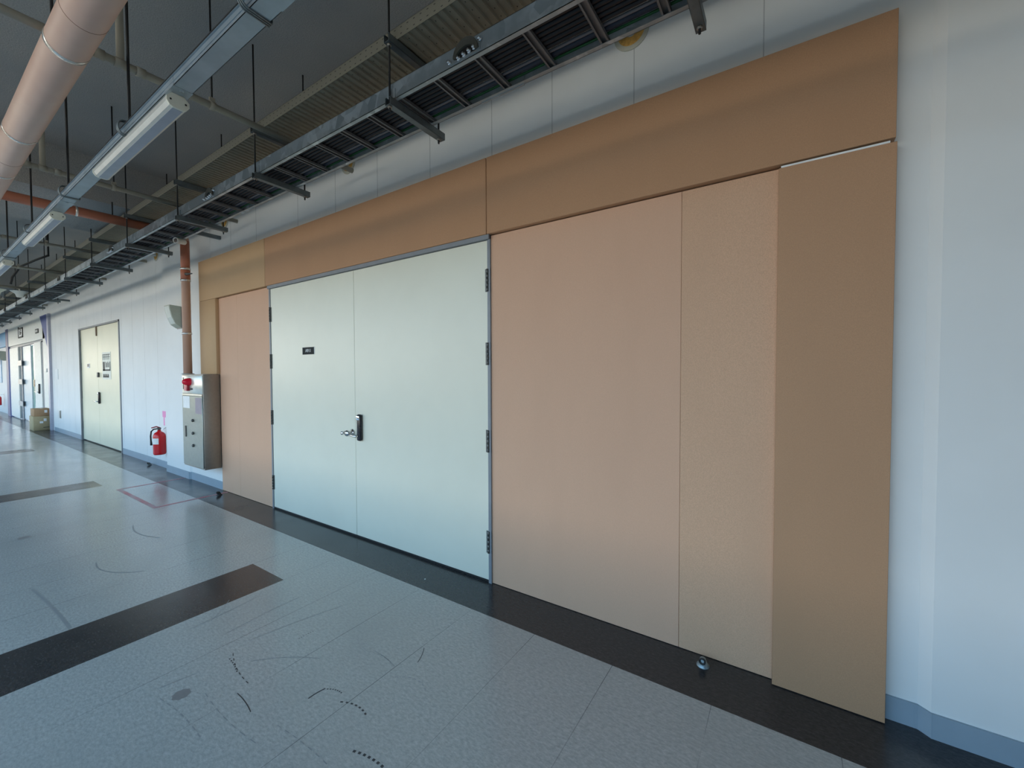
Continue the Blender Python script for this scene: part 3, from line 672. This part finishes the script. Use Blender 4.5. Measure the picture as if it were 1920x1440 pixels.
# splice plates with bolts and the arched bonding strap
for i, x in enumerate((-1.295, -4.15, -7.0, -9.85, -12.7, -15.55)):
    mb = MB(); mb.box(x-.105, x+.085, LYF-.003, LYF, LZ0+.008, LZ1-.01)
    s1 = part(mb, 'splice_plate', GALV, lt)
    mb = MB(); A = []; N = 14; w_ = .075
    outer = [(x+w_*math.cos(PI*q/N), LZ0+.022+w_*.95*math.sin(PI*q/N)) for q in range(N+1)]
    inner = [(x+(w_-.016)*math.cos(PI*q/N), LZ0+.018+(w_-.030)*.8*math.sin(PI*q/N)) for q in range(N+1)][::-1]
    mb.prism(outer+inner, 'y', LYF-.014, LYF-.004); part(mb, 'arched_strap', simple('olive_strap', (.10, .095, .075), .6) if i == 0 else bpy.data.materials['olive_strap'], lt)
    mb = MB(); mb.prism([(p[0], p[1]) for p in inner[::-1]], 'y', LYF-.005, LYF-.0035); part(mb, 'strap_void_dark', BLACKR, lt)  # black sheet painted for the dark void under the arch
    for dx, dz in ((-.105, .022), (-.045, .018), (-.012, .022), (.02, .026), (.05, .030), (.085, .055)):
        if i > 2: continue
        mb = MB(); mb.lathe([(0, .016), (.007, .016), (.007, 0)], (x+dx, LYF-.003, LZ0+dz), n=6, mat=Ry); mb.lathe([(0, .006), (.011, .006), (.011, 0)], (x+dx, LYF-.003, LZ0+dz), n=10, mat=Ry); part(mb, 'bolt', CHROME, s1)
    mb = MB(); mb.box(x-.14, x+.14, LYR-.006, LYR+.003, LZ0-.004, LZ1-.01); part(mb, 'rear_splice_plate', GALV, lt)
# cables lying on the rungs
def wob(y, z, a=.004, seed=0):
    rr = random.Random(seed); P = []; x = TX1
    while x > -26: P.append((x, y+rr.uniform(-a, a), z+rr.uniform(-a*.3, a*.3))); x -= .45
    return P
zc = LZ0+.034
for k in range(7):
    mb = MB(); mb.tube(wob(1.592+k*.0268, zc, .0007, k), .0124, n=10)
    tag(mb.build('power_cable', CABLE), ['frontmost', 'second', 'third', 'middle', 'fifth', 'sixth', 'innermost'][k]+' of the thick black cables lying in the cable ladder, counted from the front rail', 'cable', 'black cables lying in the cable ladder')
mb = MB(); mb.tube(wob(1.784, zc, .001, 20), .008, n=8); tag(mb.build('grey_cable', GREYC), 'thin grey cable between the black cables and the green cable', 'cable')
mb = MB(); mb.tube(wob(1.838, LZ0+.033, .002, 21), .0062, n=8); tag(mb.build('earth_cable', GREEN), 'green cable along the rear rail of the cable ladder', 'cable')
mb = MB(); mb.tube(wob(1.8145, LZ0+.044, .0006, 22), .017, n=12); tag(mb.build('rail_darkener', simple('navy_rail_dark', (.016, .022, .04), .5)), 'thick navy tube added beside the green cable to darken the rear rail', 'cable')  # added tube, lays a dark band over the rear rail's inner face
# a second layer makes the fill look dark from below
for k in range(6):
    mb = MB(); mb.tube(wob(1.605+k*.0268, zc+.026, .0007, 40+k), .0124, n=8)
    tag(mb.build('power_cable', CABLE), 'black cable of the upper layer filling the cable ladder', 'cable', 'upper layer of black cables in the cable ladder')
# perforated tray
UY0, UY1, UZ0, UZ1 = 1.592, 1.872, 3.300, 3.368
ut = thing('perforated_tray', 'beige perforated cable tray above the galvanised ladder', 'cable tray', (-3, 1.73, UZ0))
mb = MB(); x = TX0; prevs = None
while x < TX1:                     # ridged bottom
    for dx, dz in ((0, 0), (.024, 0), (.030, .009), (.044, .009)):
        a = mb.bm.verts.new((x+dx, UY0, UZ0+dz)); b = mb.bm.verts.new((x+dx, UY1, UZ0+dz))
        if prevs: mb.face([prevs[0], a, b, prevs[1]])
        prevs = (a, b)
    x += .05
part(mb, 'ribbed_bottom', PERF, ut)
mb = MB(); mb.box(TX0, TX1, UY0-.002, UY0, UZ0-.001, UZ1); mb.box(TX0, TX1, UY0-.002, UY0+.014, UZ1-.002, UZ1); part(mb, 'front_side', PERFS, ut)
mb = MB(); mb.box(TX0, TX1, UY1, UY1+.002, UZ0-.001, UZ1); part(mb, 'rear_side', PERFS, ut)
mb = MB(); mb.prism([(-1.16, UZ1-.030), (-1.02, UZ1-.030), (-1.02, UZ1), (-1.16, UZ1)], 'y', UY0-.012, UY0-.002); part(mb, 'side_bracket', HINGE, ut)
# trapeze hangers
first = None
for k in range(0, 17):
    x = -.325-1.5*k
    if first is None:
        t = thing('trapeze_hanger', 'trapeze hanger at the top right, only its strut end showing above the boards', 'hanger', (x, 1.74, LZ0-.04), 'trapeze hangers under both cable trays')
        for nm, zt, ya, yb_ in (('lower_strut', LZ0-.001, 1.535, 1.965), ('upper_strut', UZ0-.003, 1.53, 1.965)):
            mb = MB(); zb = zt-.041
            mb.box(x-.0205, x+.0205, ya, yb_, zb, zb+.0025); mb.box(x-.0205, x-.018, ya, yb_, zb, zt); mb.box(x+.018, x+.0205, ya, yb_, zb, zt)
            mb.box(x-.0205, x-.011, ya, yb_, zt-.0025, zt); mb.box(x+.011, x+.0205, ya, yb_, zt-.0025, zt); part(mb, nm, STRUT, t)
        for y in (1.55, 1.93):
            mb = MB(); mb.tube([(x, y, LZ0-.072), (x, y, ZC)], .0055, n=8); rd = part(mb, 'rod', ROD, t)
            for z in (LZ0-.052, UZ0-.055):
                mb = MB(); mb.lathe([(0, 0), (.012, 0), (.012, .009), (0, .009)], (x, y, z), n=6); part(mb, 'nut', STEEL, t)
        mb = MB(); mb.box(x-.03, x+.03, LYF-.006, LYF-.0005, LZ0, LZ0+.05); part(mb, 'clip', WHITEP if False else GALV, t)
        first = t
    else:
        lab = {1: 'trapeze hanger above the header panel over the main door', 2: 'trapeze hanger above the left part of the main door', 3: 'trapeze hanger beside the top of the vertical pipe', 4: 'trapeze hanger just left of the vertical pipe'}.get(k,
              'trapeze hanger number %s to the left of the vertical pipe, toward the far end' % ['two', 'three', 'four', 'five', 'six', 'seven', 'eight', 'nine', 'ten', 'eleven', 'twelve', 'thirteen'][k-5] if k >= 5 else '')
        dup(first, (x, 1.74, LZ0-.04), lab)
# short wall strut seen past the third hanger
mb = MB(); mb.box(-5.87, -5.83, 2.03, YW, 3.12, 3.16); tag(mb.build('wall_strut', STRUT), 'short dark strut end sticking out of the wall beside the pipe top', 'bracket')
mb = MB(); mb.box(-13.9, -13.86, 2.03, YL, 3.15, 3.19); tag(mb.build('wall_strut', STRUT), 'short dark strut end on the far wall above the far double door', 'bracket')

# ------------------------------------------------------------------ sleeves in the wall
for i, (x, z, y, lab) in enumerate([(-.735, 3.335, YW, 'round sleeve cover with orange stain, nearest one at the top of the wall'), (-3.27, 3.335, YW, 'round sleeve cover half hidden by the ladder above the main door'),
        (-5.72, 3.33, YW, 'round sleeve cover close to the vertical pipe'), (-8.25, 3.33, YL, 'round sleeve cover on the long wall left of the vertical pipe')]):
    t = thing('wall_sleeve', lab, 'sleeve', (x, y, z), 'round sleeve covers high on the wall')
    mb = MB(); mb.lathe([(0, 0), (.098, 0), (.098, .004), (.094, .006), (.035, .007), (0, .007)], (x, y, z), n=32, mat=Ry); part(mb, 'cover_disc', simple('disc_cream', (.52, .50, .40), .5), t)
    mb = MB(); mb.lathe([(.075, .0072), (.070, .0085), (.032, .0085), (.030, .0072)], (x, y, z), n=28, mat=Ry); part(mb, 'foam_ring', simple('foam_orange', (.62, .34, .08), .8, 0, .25, 40), t)
    mb = MB(); mb.lathe([(.028, 0), (.028, .05), (.022, .05), (.022, .02), (0, .02)], (x, y, z), n=20, mat=Ry); part(mb, 'pipe_stub', WHITEP, t)

# ------------------------------------------------------------------ camera, speaker, extinguishers
cc = thing('bullet_camera', 'white bullet security camera under the ladder by the top of the vertical pipe', 'camera', (-5.5, 1.8, 2.94))
a = Vector((-5.60, 1.77, 2.93)); d = Vector((-.45, .85, .10)).normalized()
mb = MB(); q = d.to_track_quat('Z', 'Y').to_matrix().to_4x4()
mb.lathe([(.022, .010), (.025, .0), (.031, 0), (.031, .02), (.029, .115), (.02, .125), (0, .126)], a, n=24, mat=q); part(mb, 'housing', WHITEP, cc)
mb = MB(); mb.lathe([(0, .009), (.023, .009)], a, n=20, mat=q); part(mb, 'lens', BLACK, cc)
mb = MB(); e1 = a+d*.10; mb.tube([e1, (e1.x, e1.y+.002, LZ0-.008)], .012, n=10); part(mb, 'arm', WHITEP, cc)
spk = thing('wall_speaker', 'grey green wedge shaped wall speaker left of the vertical pipe', 'speaker', (-7.2, YC, 2.15))
mb = MB()
sx0, sx1 = -7.25, -7.05
mb.prism([(YC-.008, 2.405), (2.145, 2.415), (2.15, 2.36), (2.175, 2.25), (2.215, 2.155), (YC-.008, 2.11)], 'x', sx0, sx1); part(mb, 'cabinet', simple('speaker_shell', (.40, .43, .36), .5), spk)
mb = MB(); mb.prism([(2.141, 2.40), (2.147, 2.36), (2.171, 2.25), (2.208, 2.165), (2.214, 2.165), (2.178, 2.25), (2.153, 2.36), (2.147, 2.40)], 'x', sx0+.02, sx1-.02); part(mb, 'grille', simple('speaker_grille', (.62, .67, .64), .5), spk)
mb = MB(); mb.box(sx0+.03, sx1+.004, YC-.010, YC, 2.10, 2.40); part(mb, 'back_plate', HINGE, spk)

def extinguisher(x, y, z, lab, lx, tagm=True):
    t = thing('fire_extinguisher', lab, 'fire extinguisher', (x, y, z))
    r = .078
    mb = MB(); mb.lathe([(0, .008), (r*.86, 0), (r*.97, .012), (r, .03), (r, .27), (r*.93, .305), (r*.72, .332), (r*.38, .35), (.022, .357), (.022, .375), (0, .375)], (x, y, z), n=28); part(mb, 'cylinder', REDM, t)
    mb = MB(); n = 10; A = []
    for k in range(n):
        a0 = -PI*.60+PI*.47*k/n; a1 = -PI*.60+PI*.47*(k+1)/n
        mb.face([mb.bm.verts.new((x+(r+.001)*math.cos(q_), y+(r+.001)*math.sin(q_), z+h)) for q_, h in ((a0, .165), (a1, .165), (a1, .255), (a0, .255))], None, True)
    part(mb, 'label', PAPER, t)
    mb = MB(); mb.tube([(x, y, z+.37), (x, y, z+.395)], .018, n=12); mb.bbox(x-.022, x+.022, y-.03, y+.02, z+.385, z+.41, .004); part(mb, 'valve', HINGE, t)
    H = lambda a, zz: (x-.35*a, y-.94*a, z+zz)
    mb = MB(); mb.tube([H(-.02, .402), H(.03, .428), H(.09, .412)], .009, n=8); mb.tube([H(-.01, .395), H(.03, .392), H(.08, .385)], .008, n=8); part(mb, 'lever', simple('lever_darkred', (.28, .01, .02), .4), t)
    mb = MB(); mb.tube([H(.01, .395), H(.06, .392), H(.092, .36), H(.100, .29), H(.098, .22)], .010, n=10); mb.tube([H(.098, .22), H(.095, .15)], .014, n=10, rad=[.011, .015]); part(mb, 'hose', BLACKR, t)
    mb = MB(); mb.tube([(x+.03, y+.02, z+.37), (x+.03, lx, z+.42)], .005, n=6); mb.box(x+.01, x+.05, lx-.006, lx, z+.36, z+.46); part(mb, 'wall_hook', CHROME, t)
    return t
extinguisher(-7.98, 2.262, .235, 'red fire extinguisher hanging on the wall left of the hydrant cabinet', YL)
extinguisher(-24.9, 2.27, .30, 'small red fire extinguisher at far left beyond the lobby front', YL+.05)
mb = MB(); mb.box(-8.16, -8.02, YL-.001, YL, .79, .885); mb.box(-8.12, -8.07, YL-.001, YL, .66, .79); tag(mb.build('pink_wall_sticker', PINKP), 'pink sticker on the wall above the red extinguisher', 'sticker')
spk2 = MB(); spk2.prism([(BY+.05, 2.32), (BY-.16, 2.34), (BY-.15, 2.2), (BY-.08, 2.02), (BY+.05, 1.98)], 'x', -24.6, -24.1); tag(spk2.build('wall_speaker', bpy.data.materials['speaker_shell']), 'small distant wall speaker above the extinguisher at far left', 'speaker')

# ------------------------------------------------------------------ floor tape, stoppers, boxes, small wall fittings
mb = MB(); tz = .0009
for (a, b, c, d_) in ((-7.07, -5.73, 1.555, 1.60), (-5.775, -5.73, 1.60, 2.285), (-7.07, -7.03, 1.60, 2.275)): quad(mb, a, b, c, d_, tz, None)
tag(mb.build('red_floor_tape', REDT), 'faded red tape rectangle on the floor in front of the hydrant cabinet', 'tape')
def stopper(x, y, lab, m):
    t = thing('door_stopper', lab, 'door stop', (x, y, 0), 'small floor door stops')
    mb = MB(); mb.lathe([(.030, 0), (.030, .004), (.022, .010), (.013, .034), (0, .034)], (x, y, 0), n=20); mb.tube([(x, y, .030), (x, y-.02, .034)], .015, n=14); part(mb, 'base', m, t)
    mb = MB(); mb.lathe([(.008, 0), (.011, .004), (.016, .004), (.016, -.003), (.008, -.003)], (x, y-.024, .034), n=16, mat=Ry); part(mb, 'rubber_ring', BLACKR, t)
stopper(-.332, 2.215, 'grey metal floor door stop with black ring below the grainy panel', simple('stop_zinc', (.30, .36, .38), .4, .5))
stopper(-5.69, 2.17, 'black floor door stop on the red tape corner near the cabinet', BLACKR)
stopper(-8.52, 2.28, 'dark floor door stop near the wall left of the extinguisher', HINGE)
b1 = thing('cardboard_box', 'larger tan cardboard box on the floor by the lobby front, with labels', 'box', (-16.45, 2.2, 0), 'cardboard boxes stacked by the lobby')
mb = MB(); mb.bbox(-16.75, -16.2, 2.03, 2.352, 0, .37, .005, seg=1); part(mb, 'carton', CARD, b1)
mb = MB(); mb.box(-16.2, -16.198, 2.14, 2.20, .19, .24); part(mb, 'label_sticker', PAPER, b1)
mb = MB(); mb.box(-16.2, -16.198, 2.21, 2.26, .24, .31); part(mb, 'label_sticker', PAPER, b1)
mb = MB(); mb.box(-16.2, -16.198, 2.20, 2.31, .07, .085); part(mb, 'printed_line', INK, b1)
b2 = thing('cardboard_box', 'smaller brown cardboard box stacked on top of the tan one', 'box', (-16.45, 2.2, .371), 'cardboard boxes stacked by the lobby')
mb = MB(); mb.bbox(-16.72, -16.22, 2.05, 2.35, .371, .565, .005, seg=1); part(mb, 'carton', CARD2, b2)
mb = MB(); mb.box(-16.22, -16.218, 2.23, 2.28, .46, .53); part(mb, 'label_sticker', PAPER, b2)
mb = MB(); mb.box(-16.72, -16.22, 2.17, 2.22, .565, .5662); part(mb, 'packing_tape', TAPE, b2)
mb = MB(); mb.bbox(-15.35, -15.12, YL-.012, YL, .36, .56, .004); ou = tag(mb.build('wall_outlet', WHITEP, off=(-15.23, YL, .36)), 'white outlet plate low on the wall right of the boxes', 'outlet')
mb = MB(); mb.box(-15.20, -15.12, YL-.016, YL-.011, .37, .55); part(mb, 'socket_cover', HINGE, ou)
mb = MB(); mb.bbox(-15.6, -15.3, YL-.008, YL, 1.34, 1.60, .003); tag(mb.build('wall_notice', PAPER), 'small white notice on the wall between lobby front and far door', 'notice')
mb = MB(); mb.bbox(.742, .862, YP-.014, YP, .46, .60, .004); ou = tag(mb.build('wall_outlet', simple('outlet_grey', (.45, .47, .58), .4), off=(.8, YP, .46)), 'grey outlet plate cut off by the right edge of the photo', 'outlet')
# white funnels hanging from the fifth branch pipe
for i, (x, y, z, lab) in enumerate([(-12.6, 1.46, 3.10, 'white funnel shaped pendant under the ceiling, right one of the pair at far left'), (-12.6, 1.17, 3.10, 'cream funnel shaped pendant under the ceiling, left one of the pair')]):
    t = thing('funnel_pendant', lab, 'pendant', (x, y, z), 'funnel pendants at far left')
    mb = MB(); mb.lathe([(0, -.115), (.042, -.115), (.045, -.108), (.060, -.055), (.125, -.004), (.128, 0), (.05, .004), (0, .006)], (x, y, z), n=28); part(mb, 'funnel', WHITEP if i == 0 else LAMPC, t)
    mb = MB(); mb.tube([(x, y, z), (x, y, SPZ-.022)], .01, n=10); part(mb, 'stem', WHITEP, t)
# black hose curling beside the fourth branch pipe
mb = MB(); mb.tube([(-10.3, 1.52, 3.45), (-10.6, 1.42, 3.40), (-10.9, 1.28, 3.30), (-11.0, 1.20, 3.12), (-11.0, 1.18, 3.0)], .016, n=10)
mb.tube([(-10.3, 1.52, 3.45), (-10.3, 1.52, ZC)], .012, n=8); tag(mb.build('black_hose', BLACKR), 'black corrugated hose curling down from the ceiling at far left', 'hose')
# ceiling detectors
for (x, y, z, lab) in [(-3.95, .82, ZC, 'small white detector on the ceiling beside the pink main pipe'), (-8.9, 1.5, ZC, 'small white detector on the ceiling above the perforated tray')]:
    t = thing('ceiling_detector', lab, 'detector', (x, y, z))
    mb = MB(); mb.lathe([(.05, 0), (.05, -.018), (.036, -.035), (0, -.038)], (x, y, z), n=24); part(mb, 'base', WHITEP, t)
    mb = MB(); mb.lathe([(.016, -.034), (.016, -.046), (0, -.048)], (x, y, z), n=14); part(mb, 'sensor', BLACK, t)
